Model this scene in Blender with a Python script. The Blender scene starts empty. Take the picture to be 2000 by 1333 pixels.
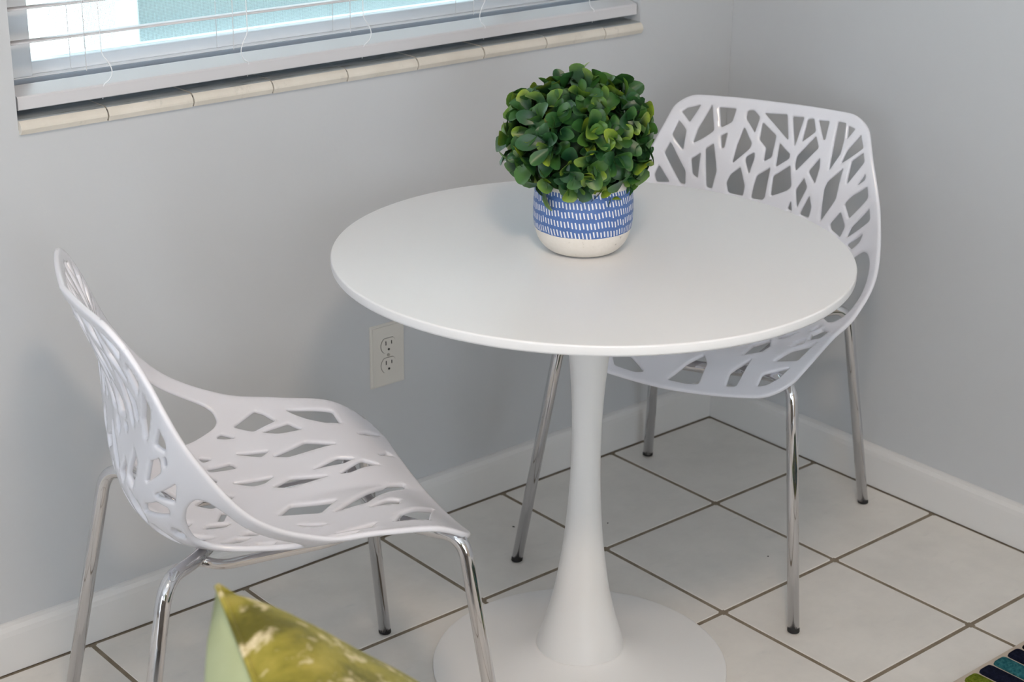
import bpy, bmesh, math, random
import numpy as np
from mathutils import Vector, Matrix
from mathutils.geometry import delaunay_2d_cdt
from mathutils.kdtree import KDTree

# ------------------------------------------------------------------ camera, world, light, exposure
scene = bpy.context.scene
C = scene.collection
cam_data = bpy.data.cameras.new('camera')
cam = bpy.data.objects.new('camera', cam_data)
C.objects.link(cam)
cam.location = (-2.66312, -2.39915, 1.55643)
cam.rotation_euler = (1.198085, -0.012993, -0.707593)
cam_data.sensor_width = 36.0
cam_data.lens = 60.471
cam_data.clip_start = 0.05
cam_data.dof.use_dof = True
cam_data.dof.focus_distance = 2.62
cam_data.dof.aperture_fstop = 8.0
scene.camera = cam

world = bpy.data.worlds.new('daylight')
scene.world = world
world.use_nodes = True
wn = world.node_tree.nodes
wn['Background'].inputs['Color'].default_value = (0.83, 0.92, 1.0, 1)
wn['Background'].inputs['Strength'].default_value = 4.3

LAMP_POS = (-2.05, -1.94, 2.36)
LAMP_STRENGTH = 66.0
LAMP_COLOR = (1.0, 0.80, 0.61)

scene.view_settings.view_transform = 'Standard'
scene.view_settings.look = 'None'
scene.view_settings.gamma = 1.0
scene.view_settings.use_curve_mapping = False
scene.view_settings.exposure = 0.46

# ------------------------------------------------------------------ helpers
def mesh_obj(name, verts, faces, mat=None, parent=None, smooth=False):
    me = bpy.data.meshes.new(name)
    me.from_pydata([tuple(v) for v in verts], [], [tuple(f) for f in faces])
    me.update()
    if smooth:
        me.polygons.foreach_set('use_smooth', [True] * len(me.polygons))
    if mat: me.materials.append(mat)
    o = bpy.data.objects.new(name, me)
    C.objects.link(o)
    if parent: o.parent = parent
    return o

def bm_obj(name, bm, mat=None, parent=None, smooth=False):
    me = bpy.data.meshes.new(name)
    bmesh.ops.recalc_face_normals(bm, faces=bm.faces)
    bm.to_mesh(me); bm.free()
    if smooth:
        me.polygons.foreach_set('use_smooth', [True] * len(me.polygons))
    if mat: me.materials.append(mat)
    o = bpy.data.objects.new(name, me)
    C.objects.link(o)
    if parent: o.parent = parent
    return o

def add_box(bm, lo, hi):
    vs = [bm.verts.new((x, y, z)) for x in (lo[0], hi[0]) for y in (lo[1], hi[1]) for z in (lo[2], hi[2])]
    for f in ((0,1,3,2), (4,6,7,5), (0,4,5,1), (2,3,7,6), (0,2,6,4), (1,5,7,3)):
        bm.faces.new([vs[i] for i in f])
    return vs

def box(name, lo, hi, mat, parent=None, bevel=0.0, seg=2, smooth=False):
    bm = bmesh.new(); add_box(bm, lo, hi)
    bmesh.ops.recalc_face_normals(bm, faces=bm.faces)
    if bevel:
        bmesh.ops.bevel(bm, geom=list(bm.edges), offset=bevel, segments=seg, profile=0.5, affect='EDGES')
    return bm_obj(name, bm, mat, parent, smooth or bevel > 0)

def lathe(name, prof, mat, parent=None, n=72, smooth=True, loc=(0, 0, 0)):
    """prof: (r, z) from bottom to top; r = 0 closes the end."""
    vs, fs, rings = [], [], []
    for r, z in prof:
        if r < 1e-6:
            rings.append([len(vs)]); vs.append((loc[0], loc[1], loc[2] + z))
        else:
            rings.append(list(range(len(vs), len(vs) + n)))
            vs += [(loc[0] + r * math.cos(2*math.pi*k/n), loc[1] + r * math.sin(2*math.pi*k/n), loc[2] + z) for k in range(n)]
    for a, b in zip(rings[:-1], rings[1:]):
        for k in range(n):
            j = (k + 1) % n
            if len(a) == 1: fs.append((a[0], b[j], b[k]))
            elif len(b) == 1: fs.append((a[k], a[j], b[0]))
            else: fs.append((a[k], a[j], b[j], b[k]))
    bm = bmesh.new()
    bv = [bm.verts.new(v) for v in vs]
    for f in fs: bm.faces.new([bv[i] for i in f])
    return bm_obj(name, bm, mat, parent, smooth)

def round_path(pts, rad, n=8):
    pts = [Vector(q) for q in pts]; out = [pts[0]]
    for a, b, c in zip(pts[:-2], pts[1:-1], pts[2:]):
        d = min(rad, 0.48 * (a - b).length, 0.48 * (c - b).length)
        s, e = b + (a - b).normalized() * d, b + (c - b).normalized() * d
        for k in range(n + 1):
            t = k / n
            out.append(s * (1-t)**2 + b * 2*t*(1-t) + e * t*t)
    return out + [pts[-1]]

def tube(name, pts, r, mat, parent=None, n=16, cap=True):
    pts = [Vector(q) for q in pts]
    vs, fs = [], []
    t0 = (pts[1] - pts[0]).normalized()
    nrm = t0.orthogonal().normalized()
    for i, q in enumerate(pts):
        t = (pts[min(i+1, len(pts)-1)] - pts[max(i-1, 0)]).normalized()
        nrm = (nrm - t * nrm.dot(t)).normalized()
        b = t.cross(nrm)
        vs += [q + (nrm * math.cos(2*math.pi*k/n) + b * math.sin(2*math.pi*k/n)) * r for k in range(n)]
        if i:
            o = (i - 1) * n
            fs += [(o + k, o + (k+1) % n, o + n + (k+1) % n, o + n + k) for k in range(n)]
    if cap:
        fs.append(tuple(range(n))[::-1]); fs.append(tuple(range(len(vs) - n, len(vs))))
    return mesh_obj(name, vs, fs, mat, parent, True)

def empty(name, loc=(0, 0, 0), rz=0.0):
    o = bpy.data.objects.new(name, None)
    o.location = loc; o.rotation_euler = (0, 0, rz); o.empty_display_size = 0.05
    C.objects.link(o)
    return o

def tag(o, label, cat, group=None):
    o['label'] = label; o['category'] = cat
    if group: o['group'] = group
    return o

def struct(o, label=None):
    o['kind'] = 'structure'
    if label: o['label'] = label
    return o

# ------------------------------------------------------------------ materials
def mat(name, color=(0.8, 0.8, 0.8), rough=0.5, metal=0.0, spec=0.5, coat=0.0):
    m = bpy.data.materials.new(name); m.use_nodes = True
    b = m.node_tree.nodes['Principled BSDF']
    b.inputs['Base Color'].default_value = (*color, 1)
    b.inputs['Roughness'].default_value = rough
    b.inputs['Metallic'].default_value = metal
    b.inputs['Specular IOR Level'].default_value = spec
    b.inputs['Coat Weight'].default_value = coat
    return m

class NT:
    """small helper around a node tree"""
    def __init__(s, m): s.t = m.node_tree; s.b = s.t.nodes['Principled BSDF']
    def n(s, typ, **kw):
        nd = s.t.nodes.new(typ)
        for k, v in kw.items():
            if k in nd.inputs: 
                s.put(nd.inputs[k], v)
            else: setattr(nd, k, v)
        return nd
    def put(s, sock, v):
        if hasattr(v, 'is_linked') or isinstance(v, bpy.types.NodeSocket): s.t.links.new(v, sock)
        else: sock.default_value = v
    def math(s, op, a, b=None, c=None):
        nd = s.t.nodes.new('ShaderNodeMath'); nd.operation = op
        for i, v in enumerate((a, b, c)):
            if v is not None: s.put(nd.inputs[i], v)
        return nd.outputs[0]
    def mix(s, f, a, b):
        nd = s.t.nodes.new('ShaderNodeMix'); nd.data_type = 'RGBA'
        s.put(nd.inputs[0], f); s.put(nd.inputs[6], a); s.put(nd.inputs[7], b)
        return nd.outputs[2]
    def ramp(s, f, stops):
        nd = s.t.nodes.new('ShaderNodeValToRGB'); s.put(nd.inputs[0], f)
        while len(nd.color_ramp.elements) < len(stops): nd.color_ramp.elements.new(0.5)
        for e, (p, c) in zip(nd.color_ramp.elements, stops):
            e.position = p; e.color = c if len(c) == 4 else (*c, 1)
        return nd.outputs[0]
    def noise(s, vec, scale, detail=3.0, rough=0.5):
        nd = s.t.nodes.new('ShaderNodeTexNoise')
        if vec is not None: s.put(nd.inputs['Vector'], vec)
        nd.inputs['Scale'].default_value = scale; nd.inputs['Detail'].default_value = detail
        nd.inputs['Roughness'].default_value = rough
        return nd.outputs[0]
    def bump(s, h, strength, dist):
        nd = s.t.nodes.new('ShaderNodeBump'); s.put(nd.inputs['Height'], h)
        nd.inputs['Strength'].default_value = strength; nd.inputs['Distance'].default_value = dist
        s.t.links.new(nd.outputs[0], s.b.inputs['Normal'])
    def color(s, c): s.t.links.new(c, s.b.inputs['Base Color'])
    def obj(s): return s.t.nodes.new('ShaderNodeTexCoord').outputs['Object']
    def gen(s): return s.t.nodes.new('ShaderNodeTexCoord').outputs['Generated']

def wall_paint(name, col):
    m = mat(name, col, 0.55, spec=0.3); t = NT(m)
    v = t.obj()
    big = t.noise(v, 1.7, 4, 0.55)
    c = t.mix(big, (*[x * 0.975 for x in col], 1), (*[min(1, x * 1.02) for x in col], 1))
    t.color(c)
    t.bump(t.noise(v, 95, 3, 0.6), 0.10, 0.002)
    return m

M_WALL = wall_paint('wall_paint', (0.55, 0.56, 0.575))
M_CEIL = wall_paint('ceiling_paint', (0.80, 0.80, 0.80))
M_BASE = wall_paint('baseboard_paint', (0.70, 0.69, 0.68))

M_TILE = mat('ceramic_tile', (0.62, 0.60, 0.57), 0.38, spec=0.45); t = NT(M_TILE)
info = t.n('ShaderNodeObjectInfo')
off = t.n('ShaderNodeVectorMath', operation='MULTIPLY_ADD')
t.put(off.inputs[0], info.outputs['Location']); off.inputs[1].default_value = (3.1, 3.7, 1.0); t.put(off.inputs[2], t.obj())
vein = t.noise(off.outputs[0], 9, 6, 0.65)
st = t.n('ShaderNodeMapping'); t.put(st.inputs['Vector'], off.outputs[0]); st.inputs['Scale'].default_value = (14, 46, 1); st.inputs['Rotation'].default_value = (0, 0, 0.5)
fleck = t.noise(st.outputs[0], 1.3, 4, 0.6)
c1 = t.ramp(vein, [(0.30, (0.675, 0.650, 0.615)), (0.62, (0.750, 0.722, 0.682))])
c2 = t.mix(t.ramp(fleck, [(0.60, (0, 0, 0)), (0.78, (0.35, 0.35, 0.35))]), c1, (0.56, 0.555, 0.54, 1))
t.color(c2); t.bump(vein, 0.05, 0.002)

M_GROUT = mat('brown_grout', (0.20, 0.165, 0.125), 0.9, spec=0.1); t = NT(M_GROUT)
t.color(t.ramp(t.noise(t.obj(), 30, 4, 0.6), [(0.3, (0.19, 0.155, 0.115)), (0.7, (0.28, 0.235, 0.18))]))

M_PLASTIC = mat('white_moulded_plastic', (0.78, 0.78, 0.835), 0.16, spec=0.5)
M_CHROME = mat('chrome', (0.64, 0.64, 0.66), 0.07, 1.0)
M_RUBBER = mat('black_rubber', (0.012, 0.012, 0.013), 0.6)
M_TOP = mat('white_lacquer_top', (0.80, 0.80, 0.81), 0.33, spec=0.4)
M_METALW = mat('white_powder_coat', (0.78, 0.775, 0.77), 0.30, spec=0.45)
M_OUTLET = mat('ivory_plate', (0.66, 0.63, 0.58), 0.40)
M_DARK = mat('dark_slot', (0.015, 0.014, 0.013), 0.8)
M_SCREW = mat('screw_metal', (0.42, 0.40, 0.36), 0.4, 0.8)
M_VINYL = mat('white_vinyl', (0.80, 0.83, 0.87), 0.35)
M_SLAT = mat('white_blind_slat', (0.61, 0.60, 0.615), 0.42)
M_CORD = mat('white_cord', (0.85, 0.86, 0.88), 0.8)

M_SILL = mat('worn_sill_tile', (0.66, 0.61, 0.53), 0.25); t = NT(M_SILL)
v = t.obj()
chips = t.ramp(t.noise(v, 38, 6, 0.7), [(0.60, (0, 0, 0)), (0.72, (1, 1, 1))])
base = t.ramp(t.noise(v, 14, 4, 0.6), [(0.3, (0.66, 0.61, 0.53)), (0.7, (0.74, 0.69, 0.61))])
t.color(t.mix(t.math('MULTIPLY', chips, 0.30), base, (0.36, 0.34, 0.30, 1)))
t.bump(t.noise(v, 60, 5, 0.7), 0.25, 0.002)

M_SILLTOP = mat('sill_tile_top_grey', (0.36, 0.38, 0.39), 0.22); t = NT(M_SILLTOP)  # darker grey for upward tile faces; the front edge stays beige
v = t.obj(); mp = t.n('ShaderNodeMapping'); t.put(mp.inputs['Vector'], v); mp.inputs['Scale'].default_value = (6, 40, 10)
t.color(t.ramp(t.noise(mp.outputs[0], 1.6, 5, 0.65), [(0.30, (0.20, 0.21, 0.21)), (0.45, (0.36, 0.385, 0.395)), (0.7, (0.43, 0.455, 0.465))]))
M_GLASS = bpy.data.materials.new('window_glass'); M_GLASS.use_nodes = True
nt = M_GLASS.node_tree; nt.nodes.clear()
out = nt.nodes.new('ShaderNodeOutputMaterial'); mx = nt.nodes.new('ShaderNodeMixShader')
tr = nt.nodes.new('ShaderNodeBsdfTransparent'); gl = nt.nodes.new('ShaderNodeBsdfGlossy'); fr = nt.nodes.new('ShaderNodeFresnel')
tr.inputs['Color'].default_value = (0.90, 0.96, 0.96, 1); gl.inputs['Roughness'].default_value = 0.02; fr.inputs['IOR'].default_value = 1.25
nt.links.new(fr.outputs[0], mx.inputs[0]); nt.links.new(tr.outputs[0], mx.inputs[1]); nt.links.new(gl.outputs[0], mx.inputs[2]); nt.links.new(mx.outputs[0], out.inputs[0])

M_SCREEN = bpy.data.materials.new('insect_screen'); M_SCREEN.use_nodes = True
nt = M_SCREEN.node_tree; nt.nodes.clear()
out = nt.nodes.new('ShaderNodeOutputMaterial'); mx = nt.nodes.new('ShaderNodeMixShader')
tr = nt.nodes.new('ShaderNodeBsdfTransparent'); df = nt.nodes.new('ShaderNodeBsdfDiffuse'); df.inputs['Color'].default_value = (0.52, 0.60, 0.62, 1)
tc = nt.nodes.new('ShaderNodeTexCoord'); sx = nt.nodes.new('ShaderNodeSeparateXYZ'); nt.links.new(tc.outputs['Object'], sx.inputs[0])
def _line(sock):
    a = nt.nodes.new('ShaderNodeMath'); a.operation = 'MULTIPLY'; nt.links.new(sock, a.inputs[0]); a.inputs[1].default_value = 420.0
    f = nt.nodes.new('ShaderNodeMath'); f.operation = 'FRACT'; nt.links.new(a.outputs[0], f.inputs[0])
    g = nt.nodes.new('ShaderNodeMath'); g.operation = 'LESS_THAN'; nt.links.new(f.outputs[0], g.inputs[0]); g.inputs[1].default_value = 0.17
    return g.outputs[0]
mm = nt.nodes.new('ShaderNodeMath'); mm.operation = 'MAXIMUM'
nt.links.new(_line(sx.outputs[0]), mm.inputs[0]); nt.links.new(_line(sx.outputs[2]), mm.inputs[1])
nt.links.new(mm.outputs[0], mx.inputs[0]); nt.links.new(tr.outputs[0], mx.inputs[1]); nt.links.new(df.outputs[0], mx.inputs[2]); nt.links.new(mx.outputs[0], out.inputs[0])

# ------------------------------------------------------------------ room shell
WX0, WX1, WZ0, WZ1 = -1.578, -0.268, 0.899, 2.10      # window opening in the left wall
WT = 0.16                                              # wall thickness
XF, YF, ZC = -4.6, -4.4, 2.44

def wall_with_opening():
    xs = [XF, WX0, WX1, WT]; zs = [-0.02, WZ0, WZ1, ZC]
    vs, fs = [], []
    def V(x, y, z): vs.append((x, y, z)); return len(vs) - 1
    for y in (0.0, WT):
        for i in range(3):
            for k in range(3):
                if i == 1 and k == 1: continue
                fs.append((V(xs[i], y, zs[k]), V(xs[i+1], y, zs[k]), V(xs[i+1], y, zs[k+1]), V(xs[i], y, zs[k+1])))
    for (xa, za), (xb, zb) in (((WX0, WZ0), (WX1, WZ0)), ((WX1, WZ0), (WX1, WZ1)), ((WX1, WZ1), (WX0, WZ1)), ((WX0, WZ1), (WX0, WZ0)),
                               ((XF, -0.02), (WT, -0.02)), ((WT, -0.02), (WT, ZC)), ((WT, ZC), (XF, ZC)), ((XF, ZC), (XF, -0.02))):
        fs.append((V(xa, 0, za), V(xb, 0, zb), V(xb, WT, zb), V(xa, WT, za)))
    bm = bmesh.new(); bv = [bm.verts.new(q) for q in vs]
    for f in fs: bm.faces.new([bv[i] for i in f])
    bmesh.ops.remove_doubles(bm, verts=bm.verts, dist=1e-5)
    return bm_obj('wall_left', bm, M_WALL)
struct(wall_with_opening(), 'pale grey painted wall with the window in it')
struct(box('wall_right', (0, YF, -0.02), (WT, -0.0005, ZC), M_WALL), 'pale grey painted wall without a window')
M_WARM = wall_paint('warm_cream_paint', (0.66, 0.58, 0.49))  # warm tone chosen so the unseen back wall bounces lamp light
bm = bmesh.new()
add_box(bm, (XF, YF - WT, -0.02), (-3.9, YF - 0.0005, ZC)); add_box(bm, (-2.3, YF - WT, -0.02), (WT, YF - 0.0005, ZC))
add_box(bm, (-3.9, YF - WT, 2.10), (-2.3, YF - 0.0005, ZC))  # unseen opening, enlarged to door height for more daylight fill
struct(bm_obj('wall_back', bm, M_WARM), 'unseen cream wall behind the camera, added for warm bounce and daylight fill')
bm = bmesh.new()
add_box(bm, (XF - WT, YF, 2.10), (XF - 0.0005, WT, ZC)); add_box(bm, (XF - WT, YF, -0.02), (XF - 0.0005, -3.60, 2.10)); add_box(bm, (XF - WT, -1.95, -0.02), (XF - 0.0005, WT, 2.10))  # unseen wall added to limit daylight; its opening shapes the cool fill
struct(bm_obj('wall_far', bm, M_WALL), 'unseen grey wall with an opening sized for daylight fill')
struct(box('ceiling', (XF, YF, ZC), (WT, WT, ZC + 0.1), M_CEIL), 'flat white ceiling')

# floor: grout bed with one object per tile
floor = struct(box('floor', (XF, YF, -0.05), (0, 0, -0.0012), M_GROUT), 'pale marbled ceramic tile floor with brown grout')
PITCH, JOINT = 0.305, 0.0078
JX, JY = 0.3211, 0.3220
def tile_mesh(w, d):
    bm = bmesh.new(); add_box(bm, (-w/2, -d/2, -0.006), (w/2, d/2, 0))
    bmesh.ops.recalc_face_normals(bm, faces=bm.faces)
    bmesh.ops.bevel(bm, geom=[e for e in bm.edges if abs(e.verts[0].co.z - e.verts[1].co.z) > 0.004], offset=0.003, segments=2, affect='EDGES')
    top = [e for e in bm.edges if all(abs(v.co.z) < 1e-6 for v in e.verts)]
    bmesh.ops.bevel(bm, geom=top, offset=0.0012, segments=1, affect='EDGES')
    me = bpy.data.meshes.new('tile'); bmesh.ops.recalc_face_normals(bm, faces=bm.faces); bm.to_mesh(me); bm.free()
    me.materials.append(M_TILE); return me
tile_me = tile_mesh(PITCH - JOINT, PITCH - JOINT)
rnd = random.Random(4)
for i in range(14):
    for j in range(14):
        cx, cy = -(JX + (i - 0.5) * PITCH), -(JY + (j - 0.5) * PITCH)
        if cx - PITCH/2 < XF or cy - PITCH/2 < YF: continue
        o = bpy.data.objects.new('tile', tile_me); C.objects.link(o); o.parent = floor
        o.location = (cx, cy, rnd.uniform(-0.0003, 0.0))

# baseboards
def baseboard(name, along, length):
    prof = [(0, 0.0), (-0.0165, 0.0), (-0.0165, 0.066), (-0.0150, 0.075), (-0.0105, 0.0815), (-0.004, 0.0845), (0, 0.0850)]
    vs, fs = [], []
    for s in (0.0, -length):
        for d, z in prof: vs.append((s, d, z) if along == 'x' else (d, s, z))
    n = len(prof)
    fs = [(k, k+1, n+k+1, n+k) for k in range(n - 1)] + [(n-1, 0, n, 2*n-1), tuple(range(n)), tuple(range(n, 2*n))]
    bm = bmesh.new(); bv = [bm.verts.new(v) for v in vs]
    for f in fs: bm.faces.new([bv[i] for i in f])
    o = bm_obj(name, bm, M_BASE); o.location.z = 0.0012
    return struct(o)
baseboard('baseboard_left', 'x', -XF)
baseboard('baseboard_right', 'y', -YF)

# ------------------------------------------------------------------ window with its tiled sill
win = empty('window_1', (0, 0, 0)); struct(win, 'white sliding window above the table')
FY0, FY1 = 0.085, 0.145
def wbox(name, lo, hi, m, bevel=0.002): return box(name, lo, hi, m, win, bevel)
wbox('window_frame', (WX0 + 0.001, FY0, WZ0 + 0.012), (WX1 - 0.001, FY1, 0.957), M_VINYL)
wbox('window_frame', (WX0 + 0.001, FY0, WZ1 - 0.05), (WX1 - 0.001, FY1, WZ1 - 0.001), M_VINYL)
wbox('window_frame', (WX0 + 0.001, FY0, 0.957), (-1.507, FY1, WZ1 - 0.05), M_VINYL)
wbox('window_frame', (WX1 - 0.055, FY0, 0.957), (WX1 - 0.001, FY1, WZ1 - 0.05), M_VINYL)
wbox('groove_shade_strip', (WX0 + 0.002, 0.0785, WZ0 + 0.017), (WX1 - 0.002, FY0 + 0.002, 0.9555), mat('groove_shade_blue', (0.33, 0.39, 0.47), 0.5), 0)  # shade of the groove behind the blind rail, put in as a dark strip
wbox('sash_rail', (-1.507, FY0 + 0.012, 0.957), (WX1 - 0.055, FY1 - 0.012, 0.977), M_VINYL)
wbox('meeting_stile', (-0.545, FY0 + 0.008, 0.977), (-0.50, FY1 - 0.008, WZ1 - 0.05), M_VINYL)
wbox('window_pane', (-1.507, 0.113, 0.977), (-0.545, 0.117, WZ1 - 0.05), M_GLASS, 0)
wbox('window_pane', (-0.50, 0.113, 0.977), (WX1 - 0.055, 0.117, WZ1 - 0.05), M_GLASS, 0)
wbox('insect_screen', (-1.445, 0.1485, 0.96), (WX1 - 0.055, 0.1490, WZ1 - 0.05), M_SCREEN, 0)

# sill: one bullnose tile per joint, 152 mm apart
joints = [WX0 - 0.0008, -1.4325, -1.2805, -1.1290, -0.9775, -0.8255, -0.6735, -0.5215, -0.3695, WX1 + 0.0008]
SZ = 0.9145
for a, b in zip(joints[:-1], joints[1:]):
    n = 7; prof = [(0.078, SZ - 0.022), (-0.006, SZ - 0.022)]
    for k in range(n + 1):
        t = k / n * math.pi / 2
        prof.append((-0.010 + 0.014 * (1 - math.sin(t + 0.0) ) * 0 - 0.0 + 0.014 * (1 - math.cos(t)), SZ - 0.014 + 0.014 * math.sin(t)))
    prof.append((0.078, SZ))
    vs = [(x, y, z) for x in (a + 0.0013, b - 0.0013) for y, z in prof]; m_ = len(prof)
    fs = [(k, (k+1) % m_, m_ + (k+1) % m_, m_ + k) for k in range(m_)] + [tuple(range(m_)), tuple(range(m_, 2*m_))]
    bm = bmesh.new(); bv = [bm.verts.new(v) for v in vs]
    for f in fs: bm.faces.new([bv[i] for i in f])
    o = bm_obj('sill_tile', bm, M_SILL, win)
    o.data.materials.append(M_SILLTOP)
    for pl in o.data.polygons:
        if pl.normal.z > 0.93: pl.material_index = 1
    o.location.z = rnd.uniform(-0.0008, 0.0008)
box('sill_mortar', (WX0 + 0.001, -0.004, SZ - 0.0215), (WX1 - 0.001, 0.078, SZ - 0.004), mat('dirty_sill_joint', (0.045, 0.038, 0.032), 0.9), win)

# ------------------------------------------------------------------ outside the window
M_YARD = mat('pale_concrete', (0.80, 0.80, 0.78), 0.8); t = NT(M_YARD)
t.color(t.ramp(t.noise(t.obj(), 0.6, 4, 0.6), [(0.30, (0.72, 0.82, 0.60)), (0.5, (0.92, 0.90, 0.84))]))
struct(box('ground', (-8, WT + 0.02, -0.25), (14, 16, -0.15), M_YARD), 'pale yard outside the window')
M_SIDING = mat('teal_siding', (0.135, 0.155, 0.152), 0.6)
M_TRIM = mat('outdoor_trim', (0.62, 0.62, 0.60), 0.6)
nb = empty('neighbour_facade', (0, 0, -0.15))  # neighbouring house wall, cut low so more daylight reaches the window
tag(nb, 'teal clapboard neighbour fence seen through the window blind', 'facade')
HX, HY = -0.30, 2.0
for k in range(6):
    z0 = -0.0 + k * 0.22
    bm = bmesh.new()
    vs = [(HX, HY, z0), (HX, HY - 0.022, z0), (HX, HY, z0 + 0.222), (7.0, HY, z0), (7.0, HY - 0.022, z0), (7.0, HY, z0 + 0.222)]
    bv = [bm.verts.new(v) for v in vs]
    for f in ((0, 1, 2), (3, 5, 4), (0, 3, 4, 1), (1, 4, 5, 2), (0, 2, 5, 3)): bm.faces.new([bv[i] for i in f])
    bm_obj('siding_board', bm, M_SIDING, nb)
box('core', (HX, HY, 0), (7.0, HY + 0.15, 1.32), M_SIDING, nb)
box('corner_trim', (HX - 0.075, HY - 0.035, 0), (HX + 0.0, HY + 0.17, 1.34), M_TRIM, nb, 0.004)

# ------------------------------------------------------------------ venetian blind
blind = empty('venetian_blind', (0, 0.035, SZ))
tag(blind, 'white horizontal slat blind hanging in the window above the sill', 'blind')
blind.location = (0, 0, 0)
BX0, BX1 = WX0 + 0.006, WX1 - 0.004
def slat_mesh(w, tilt):
    vs, fs = [], []
    n = 6; ct, s_t = math.cos(tilt), math.sin(tilt)
    prof = []
    for side in (1, -1):
        for k in range(n + 1):
            q = (k / n - 0.5) if side == 1 else (0.5 - k / n)
            y = q * w; z = side * 0.0013 + 0.0022 * (1 - (2*q)**2)
            prof.append((y * ct - z * s_t, y * s_t + z * ct))
    m_ = len(prof)
    vs = [(x, y, z) for x in (BX0, BX1) for y, z in prof]
    fs = [(k, (k+1) % m_, m_ + (k+1) % m_, m_ + k) for k in range(m_)] + [tuple(range(m_)), tuple(range(m_, 2*m_))]
    bm = bmesh.new(); bv = [bm.verts.new(v) for v in vs]
    for f in fs: bm.faces.new([bv[i] for i in f])
    bmesh.ops.recalc_face_normals(bm, faces=bm.faces)
    me = bpy.data.meshes.new('slat'); bm.to_mesh(me); bm.free()
    me.polygons.foreach_set('use_smooth', [True] * len(me.polygons))
    me.materials.append(M_SLAT); return me
SL_T = math.radians(-8.5)
slat_me = slat_mesh(0.050, SL_T)
SY = 0.036
z = 1.0225
while z < WZ1 - 0.06:
    o = bpy.data.objects.new('slat', slat_me); C.objects.link(o); o.parent = blind
    o.location = (0, SY, z); z += 0.0505
rp_ = [(0.007, 0.9275), (0.007, 0.9450), (0.0085, 0.9475), (0.012, 0.9485), (0.044, 0.9560), (0.048, 0.9560), (0.054, 0.9520), (0.057, 0.9275), (0.055, 0.9262), (0.009, 0.9262)]
bm = bmesh.new(); ea = [bm.verts.new((BX0, y_, z_)) for y_, z_ in rp_]; eb = [bm.verts.new((BX1, y_, z_)) for y_, z_ in rp_]
for k in range(len(rp_)): bm.faces.new((ea[k], ea[(k+1) % len(rp_)], eb[(k+1) % len(rp_)], eb[k]))
bm.faces.new(ea); bm.faces.new(eb)
bm_obj('bottom_rail', bm, M_SLAT, blind)
box('head_rail', (BX0, 0.010, WZ1 - 0.058), (BX1, 0.070, WZ1 - 0.003), M_SLAT, blind, 0.002)
for k, x in enumerate((-1.442, -1.178, -0.945, -0.672, -0.40)):
    tube('ladder_cord', [(x - 0.012, 0.010, 0.972), (x - 0.011, 0.0095, 1.20), (x - 0.012, 0.010, WZ1 - 0.05)], 0.0007, M_CORD, blind, 6)
    tube('ladder_cord', [(x - 0.012, 0.062, 0.965), (x - 0.012, 0.062, WZ1 - 0.05)], 0.0007, M_CORD, blind, 6)
    sg = (1, -1, 1, -1, -1)[k]
    loop = [(x + 0.014, 0.008, WZ1 - 0.05), (x + 0.013, 0.008, 1.10), (x + 0.014, 0.008, 0.995), (x + 0.014 + sg*0.010, 0.007, 0.982),
            (x + 0.014 + sg*0.016, 0.006, 0.968), (x + 0.014 + sg*0.012, 0.006, 0.955), (x + 0.014, 0.007, 0.948), (x + 0.012, 0.0085, 0.940), (x + 0.012, 0.0105, 0.924)]
    tube('lift_cord', round_path(loop, 0.008, 5), 0.0008, M_CORD, blind, 6)

# ------------------------------------------------------------------ wall outlet
ox0, ox1, oz0, oz1 = -0.9366, -0.8584, 0.3045, 0.4281
ocx, ocz = (ox0 + ox1) / 2, (oz0 + oz1) / 2
outlet = empty('wall_outlet', (ocx, 0, ocz))
tag(outlet, 'ivory double wall outlet on the grey wall behind the table', 'outlet')
bm = bmesh.new(); add_box(bm, (-0.0391, -0.0055, -0.0618), (0.0391, 0, 0.0618)); bmesh.ops.recalc_face_normals(bm, faces=bm.faces)
fe = [e for e in bm.edges if all(v.co.y < -0.005 for v in e.verts)]
bmesh.ops.bevel(bm, geom=fe, offset=0.0042, segments=3, affect='EDGES')
bm_obj('cover_plate', bm, M_OUTLET, outlet, False)
def flat_disc(pts, y0, y1):
    bm = bmesh.new()
    a = [bm.verts.new((x, y0, z)) for x, z in pts]; b = [bm.verts.new((x, y1, z)) for x, z in pts]
    bm.faces.new(a); bm.faces.new(b)
    for k in range(len(a)): bm.faces.new((a[k], a[(k+1) % len(a)], b[(k+1) % len(a)], b[k]))
    return bm
def recep_outline(r, cut):
    pts = []
    for k in range(40):
        a = 2 * math.pi * k / 40
        pts.append((r * math.cos(a), max(-cut, min(cut, r * math.sin(a)))))
    return pts
for dz in (0.0195, -0.0195):
    rp = bm_obj('receptacle', flat_disc(recep_outline(0.0172, 0.0142), -0.0052, -0.0070), M_OUTLET, outlet); rp.location.z = dz
    rim = bm_obj('gap_ring', flat_disc(recep_outline(0.0178, 0.0148), -0.0050, -0.00575), M_DARK, rp)
    for sx, hh in ((-0.0064, 0.0040), (0.0064, 0.0034)):
        box('slot', (sx - 0.0009, -0.0073, 0.0030 - hh + 0.002), (sx + 0.0009, -0.0066, 0.0030 + hh + 0.002), M_DARK, rp)
    bm_obj('ground_hole', flat_disc([(0.0024 * math.cos(2*math.pi*k/16), -0.0078 + 0.0024 * math.sin(2*math.pi*k/16)) for k in range(16)], -0.0066, -0.0073), M_DARK, rp)
bm_obj('screw', flat_disc([(0.0030 * math.cos(2*math.pi*k/16), 0.0030 * math.sin(2*math.pi*k/16)) for k in range(16)], -0.005, -0.0068), M_SCREW, outlet)

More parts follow.
